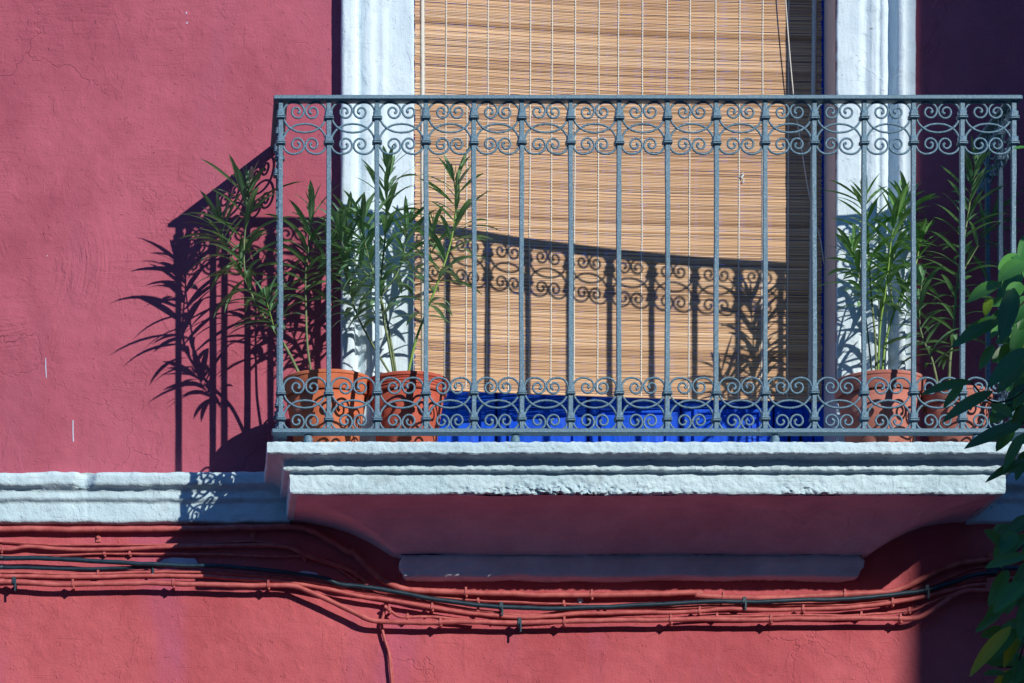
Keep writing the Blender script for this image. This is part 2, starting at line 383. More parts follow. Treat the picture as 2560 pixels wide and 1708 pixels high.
# ------------------------------------------------------------------ balcony
balc = thing('balcony', 'white moulded balcony slab on a pink coved corbel', 'balcony', (.4, .2, -.45))
YF = -.03
sp_ = [(.40, -.300), (.012, -.300), (.002, -.303), (0, -.309), (0, -.333), (.004, -.337), (.030, -.341), (.047, -.3465), (.050, -.3505), (.0495, -.353),
       (.050, -.371), (.053, -.3745), (.068, -.377), (.070, -.381), (.068, -.386), (.069, -.434), (.072, -.4385), (.092, -.440)]
cb_ = [(.091, -.4395), (.098, -.4405), (.115, -.441), (.15, -.446), (.20, -.456), (.25, -.474), (.30, -.500), (.335, -.522), (.365, -.545), (.388, -.553)]
ml_ = [(.387, -.552), (.398, -.5545), (.392, -.561), (.386, -.575), (.388, -.590), (.396, -.600), (.398, -.612), (.405, -.618), (.46, -.624)]
def around(prof, step, hi, fn, xl=None, xr=None):
    xl = slabL if xl is None else xl; xr = slabR if xr is None else xr
    pp = subdiv(prof[:1]+prof[1:], hi) if hi else prof
    nS, nF = int(.47/step/1.5), int((xr-xl)/step); rows = []
    for (i, z) in pp:
        row = []; ix = i+.10*max(0, i-.09) if z < -.439 else i
        for k in range(nS+1): row.append((xl+ix, (W+.01)+(YF+i-W-.01)*k/nS, z))
        for k in range(1, nF+1): row.append((xl+ix+(xr-xl-2*ix)*k/nF, YF+i, z))
        for k in range(1, nS+1): row.append((xr-ix, YF+i+(W+.01-YF-i)*k/nS, z))
        rows.append([fn(Vector(p), i, z) for p in row])
    return MB().grid(rows)
def slabfn(v, i, z):
    if i > .2: return v
    o = rough(v, .0019, 15, .0017, 66, 50)
    if i < .06 and z > -.345: o.z += .0022*nz((v.x, v.y, 0), 34, 60)+.0018*nz((v.x, v.y, 0), 90, 61)
    if z < -.372 and i > .055:                       # broken plaster along the lower band
        c = math.exp(-((v.x-.15)/.28)**2)+.7*math.exp(-((v.x-.95)/.35)**2)*(.5+nz(v, 5, 4))
        low = max(0, min(1, (-.385-z)/.05))
        k = (max(0, nz(v, 60, 70)+.08*low-.03)+.8*max(0, nz(v, 130, 72)))*c*low*.8+max(0, nz(v, 30, 75)-.12)*.10
        o.y += .020*k; o.z += .014*k if z < -.42 else 0
    if -.376 < z < -.348 and i > .04:
        k = max(0, nz(v, 26, 80)); o.y -= .004*k; o.z -= .002*k
    return o
fl = subdiv(sp_[1:], .0030)
sprof = [sp_[0]]+fl
around(sprof, .0042, None, slabfn).build('slab', M['white'], balc, None, 'auto')
def cfn(v, i, z): return rough(v, .006, 5, .0016, 45, 90)
around(subdiv(cb_, .012), .014, None, cfn).build('corbel', M['corbel'], balc)
def mfn(v, i, z): return rough(v, .006, 8, .0022, 55, 95)
around(subdiv(ml_, .006), .010, None, mfn, slabL, slabR).build('corbel_moulding', M['mauve'], balc)

# ------------------------------------------------------------------ railing
rail = thing('balcony_railing', 'blue grey wrought iron balcony railing with paired scrolls top and bottom', 'railing', (.4, 0, -.30))
ZT, ZTb = .722, .7085
ZB, ZBb = PZ(1073, 0), PZ(1085, 0)
xl, xr = PX(702, 0), PX(2536, 0)
def jit(a): return rnd.uniform(-a, a)
def bar_box(x0, x1, y0, y1, z0, z1, bev=.0016): return MB().box((x0, y0, z0), (x1, y1, z1), bev)
bar_box(xl-.0215, xr+.0215, -.012, .028, ZTb, ZT, .0025).build('top_rail', M['iron'], rail, 'long front handrail', 'auto')
bar_box(xl-.0265, xr+.0265, -.012, .028, ZBb, ZB, .0025).build('bottom_rail', M['iron'], rail, 'long front bottom rail', 'auto')
for x in (xl, xr):
    s = -1 if x == xl else 1
    bar_box(x-.0205, x+.0205, .0285, W+.01, ZTb+.0004, ZT-.0004, .0025).build('top_rail', M['iron'], rail, ('left' if s < 0 else 'right')+' side handrail running back to the wall', 'auto')
    bar_box(x-.0205, x+.0205, .0285, W+.01, ZBb+.0004, ZB-.0004, .0025).build('bottom_rail', M['iron'], rail, ('left' if s < 0 else 'right')+' side bottom rail running back to the wall', 'auto')
for px in (770, 1288, 1937, 2440):
    c = P(px, 1095, .01); m = MB()
    m.lathe((c.x, .008, -.303), [(.001, .033), (.007, .032), (.0115, .026), (.014, .016), (.0125, .007), (.010, 0)], 14)
    m.build('foot', M['iron'], rail)
front = [PX(p, 0) for p in (702, 822, 943, 1065, 1185, 1305, 1427, 1548.5, 1669, 1791.5, 1913.5, 2036.5, 2161.5, 2285, 2407, 2536)]
cz = [PZ(287, 0), PZ(350, 0), PZ(976, 0), PZ(1042, 0)]
def square_ring(c, h, z, e=.25):
    k = h*(1-e); return [(c[0]+a, c[1]+b, z) for a, b in ((-k, -h), (k, -h), (h, -k), (h, k), (k, h), (-k, h), (-h, k), (-h, -k))]
bars = []
def make_bar(x, y):
    m = MB(); h = .0068; zz = [ZB-.002+(ZTb-ZB+.004)*i/14 for i in range(15)]
    b_, c_ = rnd.uniform(0, 9), rnd.uniform(.3, 1)
    m.loft([square_ring((x+jit(.0004)+.0018*c_*math.sin((z+.27)*3.2)*math.sin(z*4+b_), y+jit(.0004)), h+jit(.00045), z, .22) for z in zz])
    b = m.build('bar', M['iron'], rail, None, 'auto')
    for z in cz:
        z = z+jit(.0015); m = MB(); q = .0102+jit(.0006)
        m.loft([square_ring((x, y), r+(.0102-q), z+dz, .3) for r, dz in ((.0105, .0125), (.0118, .0105), (.0112, .002), (.0112, -.001), (.0145, -.0025), (.0148, -.005), (.0125, -.0062), (.0145, -.0074), (.0148, -.0100), (.0115, -.0125))])
        m.build('collar', M['iron'], b, None, 'auto')
    return b
YB = .008
for x in front: make_bar(x, YB)
side_y = [YB+.143, YB+.286]
for x in (xl, xr):
    for y in side_y: make_bar(x, y)
SCR = [(0, -43), (20, -40), (38, -30), (49, -16), (54, 0), (53, 14), (46, 26), (34, 32.5), (20, 32), (8, 26), (2, 15), (5, 2), (14, -5.5), (25, -4), (31.5, 5), (30, 15), (22, 20), (14, 16), (13, 8.5), (18, 6)]
def make_scroll(a, b, z, up):
    a, b = Vector(a), Vector(b); mid = (a+b)/2; e = (b-a).normalized(); hw = (b-a).length/2-.0068
    half = catmull([(u, v, 0) for u, v in SCR], 5); k = hw/54
    def side(s):
        f = 1+jit(.09); rot = jit(.13); out = []; c0 = (22, 8)
        for n_, p in enumerate(half):
            u, v = p.x, p.y
            t = max(0, (n_-45)/50)
            du, dv = u-c0[0], v-c0[1]; ca, sa = math.cos(rot*t*3), math.sin(rot*t*3)
            du, dv = du*ca-dv*sa, du*sa+dv*ca
            u, v = c0[0]+du*(1+(f-1)*t), c0[1]+dv*(1+(f-1)*t)
            out.append(mid+e*(s*u*k)+Vector((0, 0, up*v/850)))
        return out
    l, r = side(-1), side(1)
    pts = l[::-1]+r[1:]; n = len(pts)
    for p in pts: p.z += 0
    # lift where the two scrolls of a pair cross, so that one passes in front of the other
    nrm = Vector((-e.y, e.x, 0)) * (1 if e.x > .5 else 1)
    out = []
    for i, p in enumerate(pts):
        t = abs(i-n/2)/(n/2); out.append(Vector((p.x, p.y, z+p.z-0))+nrm*((-.0018 if up > 0 else .0018)*max(0, 1-t*2.4)))
    rad = []
    for i in range(n):
        d = min(i, n-1-i); rad.append(.0046 if d < 3 else (.0040 if d < 8 else .00325))
    rad[0] = rad[-1] = .003
    MB().tube(out, rad, 8).build('scroll', M['iron'], rail)
def cell(a, b):
    a2 = Vector((a[0], a[1], 0)); b2 = Vector((b[0], b[1], 0))
    for z, up in ((cz[0], 1), (cz[1], -1), (cz[2], 1), (cz[3], -1)): make_scroll(a2, b2, z, up)
for a, b in zip(front[:-1], front[1:]): cell((a, YB), (b, YB))
for x in (xl, xr):
    for a, b in ((YB, side_y[0]), (side_y[0], side_y[1]), (side_y[1], W-.008)): cell((x, a), (x, b))

# ------------------------------------------------------------------ door
door = thing('balcony_door', 'bright blue panelled wooden balcony door behind the bamboo blind', 'door', ((XL+XR)/2, .62, -.30))
YD = .605
MB().box((XL, YD+.006, -.30), (XL+.03, YD+.06, 1.95)).build('door_frame', M['blue'], door, smooth=False)
MB().box((XR-.030, YD-.010, -.30), (XR-.0026, YD+.06, 1.95)).build('door_frame', M['blue'], door, smooth=False)
MB().box((XL-.01, YD+.0365, -.301), (XR+.01, YD+.07, 1.96)).build('door_light_stop', M['blue'], door, smooth=False)  # unseen backing board, added to stop sky light leaking through the leaf gaps
edges = [XL+.031]+[PX(p, YD) for p in (1241, 1471, 1703, 1935)]+[XR-.031]
for a, b in zip(edges[:-1], edges[1:]):
    if b-a < .07: MB().box((a, YD+.003, -.298), (b, YD+.04, 1.93)).build('stile', M['blue'], door, smooth=False); continue
    m = MB().box((a+.003, YD, -.298), (b-.003, YD+.035, 1.93), .004)
    lf = m.build('door_leaf', M['blue'], door, smooth='auto')
    for z0, z1 in ((-.272, -.055), (.02, .72), (.80, 1.86)):
        m = MB(); x0, x1 = a+.045, b-.045
        def rc(i, y, z0=z0, z1=z1, x0=x0, x1=x1): return [(x0+i, y, z0+i), (x1-i, y, z0+i), (x1-i, y, z1-i), (x0+i, y, z1-i)]
        m.loft([rc(-.010, YD-.0005), rc(-.006, YD-.012), rc(.004, YD-.012), rc(.009, YD-.002), rc(.020, YD-.003), rc(.034, YD-.012), rc(.040, YD-.012)], True)
        m.build('door_panel', M['blue'], lf, smooth='auto')
m = MB()
c = Vector((PX(1478, YD), YD-.012, -.18)); m.lathe((c.x, c.y, c.z), [(.001, .03), (.006, .028), (.007, 0), (.006, -.028), (.001, -.03)], 10)
m.build('door_handle', M['iron'], door)

# ------------------------------------------------------------------ bamboo blind
blind = thing('bamboo_blind', 'honey coloured bamboo slat roller blind hanging in front of the blue door', 'blind', ((XL+XR)/2, .5, -.022))
YBL = [(1030, .431), (1150, .458), (1307, .492), (1525, .532), (1750, .562), (1975, .583), (2056, .588)]
bx0, bx1 = PX(1037, .433), PX(2054, .588)
kn = [(PX(p, y), y) for p, y in YBL]
def by(x):
    if x <= kn[0][0]: return kn[0][1]
    for (a, ya), (b, yb) in zip(kn[:-1], kn[1:]):
        if x <= b: return ya+(yb-ya)*(x-a)/(b-a)
    return kn[-1][1]
ns = 30; pitch = .00455; m = MB(); z = -.020; i = 0
while z < 1.93:
    sag = .0; ph = rnd.uniform(0, 99); th = .00192+jit(.0003); gap = jit(.0004)
    if rnd.random() < .02: th *= .7
    tilt = jit(.0006); rings = []
    l0, l1 = bx0+jit(.0025), bx1+jit(.0025)
    for k in range(ns+1):
        x = l0+(l1-l0)*k/ns; y = by(x)+.0022*nz((x, z, 0), 3, 9)
        zz = z+gap+tilt*(k/ns-.5)+.0009*nz((x*3, ph, 0), 1)+.0022*nz((x, 0, z*1.2), 2.2, 3)
        rings.append([(x, y+.0011*math.cos(a), zz+th*math.sin(a)) for a in (.5, 1.57, 2.64, 3.67, 4.71, 5.76)])
    m.loft(rings); z += pitch; i += 1
m.build('slats', M['slat'], blind, smooth=False)
m = MB(); m.tube([(bx0+(bx1-bx0)*k/20, by(bx0+(bx1-bx0)*k/20), -.024+.0022*nz((bx0+(bx1-bx0)*k/20, 0, -.02*1.2), 2.2, 3)) for k in range(21)], .0034, 8)
m.build('bottom_rod', M['slat'], blind)
def cordline(px, wd, n=1, name='cord', slant=0):
    m = MB(); y0 = by(PX(px, .5)); x = PX(px, y0); y0 = by(x)-.0026
    pts = []
    rings = []
    K = 860 if name == 'cord' else 240
    for k in range(K+1):
        z = -.024+1.95*k/K; xx = x+slant*(z-.5)+.0012*nz((px, 0, z), 5)
        wv = wd*(1+.12*math.sin(k*2.2+px)); wob = .0013*math.sin(k*1.55+px)+.0005*nz((px, 0, z), 60) if name == 'cord' else 0
        yy = by(xx)-(.0017 if name == 'cord' else .0024)+wob+.0022*nz((xx, z, 0), 3, 9)
        rings.append([(xx-wv, yy, z), (xx, yy-.0010, z), (xx+wv, yy, z), (xx, yy+.0008, z)])
    m.loft(rings); m.build(name, M['cord'], blind)
for px in (1113, 1166, 1218, 1272, 1324, 1378, 1436, 1495, 1544, 1604, 1665, 1723, 1787, 1847, 1905, 1970): cordline(px, .0023, slant=.004)
cordline(1057, .0075, name='edge_tape', slant=-.002); cordline(2030, .0085, name='edge_tape', slant=.011)
m = MB(); m.tube(catmull([P(1960, -120, .548), P(1964, 0, .550), P(1983, 230, .555), P(2001, 350, .560), P(2018, 460, .566), P(2035, 540, .572), P(2051, 600, .578), P(2060, 660, .580)], 6), .0019, 6)
m.build('pull_cord', M['cord'], blind)

# a scrap of white down caught on the slats
m = MB(); c = P(1855, 447, .568)
for k in range(7):
    a = rnd.uniform(0, 6.28); q = c+Vector((.004*math.cos(a), -.002+jit(.001), .006*math.sin(a)+.003*(k-3)*.8))
    m.tube([q, q+Vector((jit(.004), -.001, jit(.005))), q+Vector((jit(.007), -.0015, jit(.009)))], [.0018, .0022, .0005], 5)
f = m.build('feather', M['jamb']); tag(f, 'tiny white feather caught on the bamboo blind', 'feather')

# ------------------------------------------------------------------ pots
def pot(px, r, h, y, mat, label, lean=0, rim=.045, ridges=2):
    x = PX(px, y); t = thing('flower_pot', label, 'pot', (x, y, -.298), 'terracotta pots on the balcony floor')
    rb = r*.68; rr = r*.925
    n = 48; m = MB()
    m.lathe((x, y, -.298), [(rb*.2, .001), (rb, .001), (rb+.004, .006), (rb+(rr-rb)*.5, (h-rim)*.5), (rr, h-rim), (rr-.010, h-rim), (rb, .05)], n)
    m.build('body', mat, t)
    pr = [(rr-.004, h-rim+.001), (r-.004, h-rim), (r-.001, h-rim+.004)]
    for k in range(ridges):
        z = h-rim+.006+(rim-.014)*(k+1)/(ridges+1)
        pr += [(r-.0015, z-.0025), (r+.0012, z), (r-.0015, z+.0025)] if ridges > 1 else []
    pr += [(r+.0005, h-.012), (r+.003, h-.010), (r+.003, h-.003), (r, h), (r-.010, h), (r-.013, h-.006), (rr-.013, h-rim)]
    MB().lathe((x, y, -.298), pr, n).build('rim', mat, t, smooth='auto')
    m = MB(); m.lathe((x, y, -.298), [(rr-.012, h-.03), (rr*.5, h-.022), (.001, h-.02)], n); m.build('soil', M['soil'], t)
    return t
pot(816, .131, .234, .19, M['terra'], 'orange terracotta pot at the left end of the railing', rim=.055, ridges=1)
pot(1017, .121, .227, .175, M['terra2'], 'brick red ribbed pot nearest the bamboo blind on the left', rim=.048, ridges=3)
pot(2199, .133, .234, .20, M['terra3'], 'large pale terracotta pot in front of the white right jamb', rim=.05, ridges=1)
pot(2392, .105, .187, .17, M['terra3'], 'smaller dull terracotta pot at the right end, half hidden by tree leaves', rim=.04, ridges=1)

# ------------------------------------------------------------------ leaves
def add_leaf(m, base, d, up, L, Wd, droop=.5, fold=.25, curl=0, seg=7, shape=0, twist=0):
    base, d, up = Vector(base), Vector(d).normalized(), Vector(up)
    side = d.cross(up)
    if side.length < 1e-4: side = d.orthogonal()
    side.normalize(); cols = (-1, -.45, 0, .45, 1)
    p = base.copy(); vs = []; rb = []
    for i in range(seg+1):
        t = i/seg
        if shape == 0: wv = (math.sin(math.pi*min(1, t*.93+.04))**.8)*(1-.25*t)
        else: wv = math.sin(math.pi*(t**.8)*.97+.03)**.75*(1-.15*t)
        if i == seg: wv = .02
        nm = side.cross(d).normalized()
        s2 = (side*math.cos(twist*t)+nm*math.sin(twist*t))
        n2 = s2.cross(d)
        for c in cols:
            vs.append(p+s2*(c*Wd*.5*wv)+n2*(abs(c)*Wd*.5*wv*fold)); rb.append(1.0 if c == 0 else 0.0)
        st = L/seg; p = p+d*st
        d = (d+Vector((0, 0, -1))*droop/seg*(.5+t)+s2*curl/seg).normalized()
        side = (side-d*side.dot(d)).normalized()
    n = len(cols)
    m.add(vs, [(i*n+j, i*n+j+1, (i+1)*n+j+1, (i+1)*n+j) for i in range(seg) for j in range(n-1)])
    m.rib = (m.rib or [])+rb
def oleander(name_label, origin, stems, yel=False, extra=None):
    t = thing('oleander', name_label, 'plant', origin, 'potted oleanders on the balcony')
    fol = MB(); fol.rib = []
    for st in stems:
        pts, r0, start, dens, Ls = st[:5]; young = st[5] if len(st) > 5 else False
        tr = st[6] if len(st) > 6 else 1
        c = catmull([P(*q) for q in pts], 8); n = len(c)
        rad = [r0*(1-.62*i/(n-1)) for i in range(n)]
        MB().tube(c, rad, 7).build('stem', M['youngstem'] if young else M['stem'], t)
        Ltot = [0]
        for a, b in zip(c[:-1], c[1:]): Ltot.append(Ltot[-1]+(b-a).length)
        s = Ltot[-1]*start; az = rnd.uniform(0, 6.28)
        while s < Ltot[-1]+.001:
            k = max(i for i in range(n) if Ltot[i] <= s+1e-6); k = min(k, n-2); u = (s-Ltot[k])/max(1e-6, Ltot[k+1]-Ltot[k])
            p = c[k].lerp(c[k+1], min(1, u)); tan = (c[min(k+2, n-1)]-c[max(0, k-1)]).normalized()
            f = s/Ltot[-1]; fs = max(0, min(1, (f-start)/(1-start+1e-6)))
            for q in range(4 if rnd.random() < .45 else 3):
                if fs < .9 and rnd.random() < .08: continue
                a = az+q*2.094+jit(.3)
                rad_ = Vector((math.cos(a), math.sin(a)*.85, 0)); rad_ = (rad_-tan*rad_.dot(tan)).normalized()
                el = math.radians(22+34*fs**1.8+jit(12)) if fs < .93 else math.radians(58+jit(16))
                d = rad_*math.cos(el)+tan*math.sin(el)
                L = Ls*1.5*(.72+.45*rnd.random())*(.72 if fs > .93 else 1)*(.8+.2*(1-abs(2*fs-1)))
                add_leaf(fol, p+rad_*.002, d, Vector((0, 0, 1)) if el < 1.1 else -rad_, L, .0205*(.75+.4*rnd.random())*(Ls/.11)**.5, droop=(1.05+.75*rnd.random())*(1-.6*fs), curl=jit(.25), fold=.22+jit(.1), twist=jit(.5))
            s += (.030+jit(.006))/dens*(1-.35*fs); az += .9+jit(.2)
        # growing tip
        tip = c[-1]; tan = (c[-1]-c[-3]).normalized()
        for q in range(4):
            a = q*1.57+jit(.4); rv = Vector((math.cos(a), math.sin(a), 0)); add_leaf(fol, tip, tan+rv*.28, rv, Ls*.42*(.7+.5*rnd.random()), .008, droop=0, fold=.5)
    fol.build('foliage', M['oleander_yellow'] if yel else M['oleander'], t)
    return t
oleander('tall dark green oleander leaning out left from the orange pot', P(816, 1103, .19), [
    ([(748, 935, .20), (714, 868, .20), (672, 810, .19), (640, 760, .18), (614, 690, .17), (610, 620, .17), (616, 540, .17), (618, 455, .17)], .0048, .42, .72, .125),
    ([(640, 765, .18), (608, 690, .21), (578, 640, .24), (560, 600, .26), (550, 545, .27)], .003, .30, .9, .10),
    ([(714, 868, .20), (690, 830, .17), (674, 780, .15), (664, 740, .14)], .0028, .42, 1.7, .085, True),
    ([(778, 935, .22), (768, 860, .22), (765, 780, .22), (764, 690, .22), (772, 610, .21), (780, 540, .21), (776, 505, .21)], .004, .42, .9, .105),
    ([(764, 720, .22), (800, 690, .24), (812, 640, .25), (822, 600, .26)], .0024, .4, 1.0, .09),
])
oleander('dense many stemmed oleander in the brick red pot before the white jamb', P(1017, 1103, .175), [
    ([(985, 935, .18), (972, 860, .18), (958, 790, .18), (952, 710, .18), (962, 600, .17), (966, 500, .17), (970, 425, .17)], .0046, .45, 1.0, .105),
    ([(990, 935, .16), (978, 860, .16), (962, 780, .15), (935, 690, .14), (915, 620, .13), (902, 540, .13)], .004, .34, 1.25, .10),
    ([(1020, 935, .20), (1040, 850, .20), (1070, 770, .20), (1104, 680, .20), (1128, 600, .20), (1140, 520, .20), (1134, 445, .20)], .0044, .30, .85, .105, True),
    ([(975, 935, .22), (930, 860, .24), (890, 780, .26), (868, 690, .27), (862, 600, .28), (872, 540, .28)], .0036, .40, 1.15, .10),
    ([(952, 740, .18), (990, 690, .20), (1010, 630, .22), (1020, 560, .23)], .0028, .25, 1.1, .095),
    ([(935, 700, .14), (890, 660, .13), (860, 620, .12), (845, 560, .12)], .0024, .25, 1.1, .09),
    ([(1104, 690, .20), (1080, 650, .23), (1075, 600, .25), (1085, 560, .26)], .0022, .3, 1.0, .08),
])
oleander('bushy fresh green oleander in the large pale pot by the right jamb', P(2199, 1103, .20), [
    ([(2190, 935, .20), (2188, 850, .20), (2178, 740, .20), (2172, 640, .20), (2168, 560, .20), (2160, 480, .20)], .004, .40, 1.0, .095),
    ([(2205, 935, .22), (2215, 850, .22), (2236, 780, .22), (2262, 720, .23), (2290, 660, .24), (2300, 600, .25)], .004, .45, 1.0, .09, True),
    ([(2195, 935, .17), (2200, 820, .16), (2212, 740, .15), (2222, 660, .14), (2230, 590, .14), (2250, 520, .13)], .0038, .42, 1.1, .095, True),
    ([(2180, 935, .15), (2165, 800, .15), (2150, 700, .14), (2128, 620, .13)], .003, .52, 1.2, .09),
    ([(2236, 780, .22), (2225, 700, .26), (2240, 620, .28), (2262, 540, .29), (2266, 490, .29)], .003, .3, .9, .095),
], yel=True)
oleander('sparse lanky oleander at the shaded right end of the balcony', P(2392, 1103, .17), [
    ([(2372, 970, .18), (2375, 900, .18), (2384, 830, .18), (2390, 740, .18), (2402, 640, .18), (2418, 550, .18), (2430, 470, .18), (2442, 420, .18)], .005, .14, .85, .10),
    ([(2345, 965, .16), (2330, 900, .16), (2305, 840, .15), (2298, 780, .15), (2305, 700, .15)], .004, .2, 1.0, .085),
    ([(2395, 700, .18), (2430, 640, .20), (2465, 580, .22), (2495, 520, .24)], .003, .35, .9, .09),
])

# ------------------------------------------------------------------ cables
def z1(x, y): return (x/2.611, 1080+y/2.611)
def z2(x, y): return (850+x/2.611, 1180+y/2.611)
def z3(x, y): return (1700+x/2.4965, 1080+y/2.4965)
def cable(label, pts, r, y, mat, cat='cable', clips=(), grp='cables clipped along the wall', name='cable', bclips=(), ext=(1, 1), straps=()):
    pts = [((p[0], p[1]), p[2] if len(p) > 2 else y) for p in pts]
    q = [P(a[0], a[1], yy) for a, yy in pts]
    if ext[0]: q = [q[0]+Vector((-3, 0, .02)), q[0]+Vector((-.3, 0, .004))]+q
    if ext[1]: q = q+[q[-1]+Vector((.4, 0, .02)), q[-1]+Vector((4, 0, .03))]
    c = catmull(q, 10)
    for p in c: p.z += .0026*nz((p.x, 0, y*9), 8)+.0012*nz((p.x, 0, y*19), 23); p.y += .0015*nz((p.x, 3, y*9), 7)
    t = thing(name, label, cat, q[len(q)//2], grp)
    MB().tube(c, [r*1.1*(1+.13*nz((p.x, y, 0), 40, 2)) for p in c], 10).build('sheath', mat, t)
    def near(px):
        return min(c, key=lambda p: abs(topx(p)-px))
    for px, kind in [(a, 0) for a in clips]+[(a, 1) for a in bclips]:
        p = near(px); k = c.index(p); d = (c[min(k+1, len(c)-1)]-c[max(k-1, 0)]).normalized()
        mm = M['blackclip'] if kind else mat
        m = MB(); w_ = .0068 if kind else .0045
        m.tube([p-d*w_, p-d*w_*.9, p+d*w_*.9, p+d*w_], [r*1.15, r+.0030, r+.0030, r*1.15], 12)
        s = r+.0025
        m.box((p.x-w_*.8, p.y-s, p.z+s*.2), (p.x+w_*.8, p.y+.001, p.z+s+.005), .001)
        m.box((p.x-w_*.7+.003, p.y-s*.6, p.z-s-.0045), (p.x+w_*.6+.003, W+.002, p.z-s*.4), .001)
        if kind: m.box((p.x-.0025+.003, p.y-s-.001, p.z-s-.020), (p.x+.0035+.003, p.y-s+.004, p.z+.002), .001)
        m.build('clip', mm, t, None, 'auto')
    for px, dz0, dz1 in straps:
        p = near(px); m = MB().box((p.x-.008, W-.003, p.z+dz0), (p.x+.008, W+.002, p.z+dz1), .001)
        m.tube([(p.x-.0075, p.y, p.z), (p.x+.0075, p.y, p.z)], r+.0016, 12)
        m.tube([(p.x, W-.008, p.z-.022), (p.x, W, p.z-.022)], .005, 8)
        m.build('strap', mat, t, None, 'auto')
    return t
cable('thick red painted conduit running highest, just under the white string course', [z1(0, 635), z1(640, 635), z1(1160, 632), z1(1650, 625), z1(1900, 622), z1(2050, 655), z1(2270, 780), z2(80, 520), z2(200, 640), z2(330, 735), z2(500, 775), z2(820, 788), z2(1100, 795), z2(1340, 805), z2(1640, 803), z2(2000, 798), z2(2345, 790), z3(120, 1022), z3(550, 1038), z3(800, 1028), z3(1000, 1012), z3(1280, 1000), z3(1400, 970), z3(1540, 905), z3(1700, 835), z3(1950, 795)], .0085, .402, M['redcable'], 'pipe', clips=(1165, 1478, 1805, 2115), name='conduit', straps=((253, -.036, .008), (632, -.034, .008)))
cable('thin red painted wire just below the highest conduit', [z1(0, 715), z1(300, 733), z1(700, 735), z1(1200, 735), z1(1500, 722), z1(1650, 712), z1(1850, 740), z1(2000, 790), z1(2150, 850), z1(2350, 985), z2(300, 790), z2(500, 800), z2(700, 823), z2(900, 840), z2(1300, 858), z2(1700, 866), z2(2100, 872), z3(0, 1090), z3(400, 1075), z3(900, 1060), z3(1400, 1020), z3(1560, 960), z3(1750, 880), z3(1950, 835)], .0028, .412, M['redcable'], clips=(1200, 1410))
cable('medium red painted cable third from the top on the left', [z1(0, 765), z1(180, 752), z1(350, 760), z1(600, 770), z1(900, 760), z1(1130, 750), z1(1500, 745), z1(1730, 738), z1(1900, 760), z1(2020, 815), z1(2280, 900), z1(2390, 985), z2(130, 745)], .0058, .406, M['redcable'], ext=(1, 0), clips=(2, 890))
cable('thin red painted wire directly above the black cables', [z1(0, 805), z1(300, 804), z1(680, 796), z1(1100, 796), z1(1500, 804), z1(1800, 812), z1(1975, 812), z1(1990, 850)], .0030, .411, M['redcable'], ext=(1, 0), clips=(260, 320, 755))
cable('shiny black cable sweeping down under the balcony', [z1(0, 822), z1(300, 826), z1(600, 840), z1(900, 860), z1(1200, 872), z1(1500, 880), z1(1800, 912), z1(2100, 955), z2(0, 735), z2(130, 748), z2(400, 790), z2(700, 845), z2(1050, 880), z2(1400, 890), z2(1700, 883), z2(2000, 868), z2(2340, 850), z3(400, 1060), z3(800, 1050), z3(1100, 1040), z3(1300, 1020), z3(1540, 985), z3(1700, 940), z3(1950, 880)], .0066, .386, M['black'], bclips=(1248, 1862, 2319))
cable('short black cable that joins the long black one on the left', [z1(0, 886), z1(300, 893), z1(600, 893), z1(900, 887), z1(1000, 884), z1(1080, 878)], .0052, .398, M['black'], ext=(1, 0), bclips=(380,))
cable('slim red painted cable right below the black ones', [z1(0, 915), z1(300, 925), z1(640, 925), z1(1000, 915), z1(1300, 915), z1(1500, 925), z1(1800, 945), z1(1950, 965), z1(2350, 1035), z2(300, 806), z2(600, 856), z2(900, 903), z2(1150, 933), z2(1300, 935), z2(1500, 903), z2(1700, 892), z2(2000, 890), z2(2345, 884), z3(300, 1086), z3(700, 1082), z3(1000, 1075), z3(1300, 1052), z3(1500, 1020), z3(1700, 955), z3(1950, 915)], .0042, .400, M['redcable'], clips=(243, 1195, 1512))
cable('red painted cable second from the bottom of the bundle', [z1(0, 942), z1(500, 948), z1(900, 942), z1(1300, 941), z1(1600, 960), z1(1900, 985), z1(2350, 1068), z2(300, 833), z2(600, 887), z2(900, 927), z2(1150, 952), z2(1300, 948), z2(1500, 928), z2(1700, 921), z2(2100, 918), z2(2345, 908), z3(300, 1107), z3(700, 1112), z3(1000, 1098), z3(1300, 1070), z3(1500, 1032), z3(1700, 985), z3(1950, 945)], .0060, .392, M['redcable'], clips=(1075, 1750, 2004, 2228), bclips=())
cable('thick red painted cable lowest in the bundle, standing off the wall', [z1(0, 975), z1(200, 985), z1(400, 997), z1(600, 990), z1(900, 985), z1(1130, 990), z1(1500, 1000), z1(1750, 1003), z1(1900, 1008), z1(2000, 1035), z1(2350, 1197), z2(150, 948), z2(250, 977), z2(500, 982), z2(900, 980), z2(1200, 984), z2(1500, 975), z2(2000, 966), z2(2345, 960), z3(300, 1173), z3(600, 1169), z3(1000, 1164), z3(1300, 1165), z3(1450, 1163), z3(1550, 1130), z3(1700, 1030), z3(1800, 992), z3(1950, 990)], .0073, .383, M['redcable'], clips=(184, 430, 670, 1105, 1404, 1676, 1932, 2247), bclips=(31, 1303))
cable('thin red painted wire above the lowest cable on the right', [z3(0, 1165), z3(230, 1152), z3(700, 1146), z3(1130, 1140), z3(1430, 1115), z3(1550, 1070), z3(1700, 1010)], .0034, .398, M['redcable'], ext=(0, 0), clips=(1796, 2155, 2275))
cable('short red painted wire bent up to the junction knot', [z2(290, 875), z2(330, 905), z2(380, 940), z2(440, 948), z2(650, 950), z2(900, 972)], .0042, .396, M['redcable'], ext=(0, 0), clips=(972, 1021))
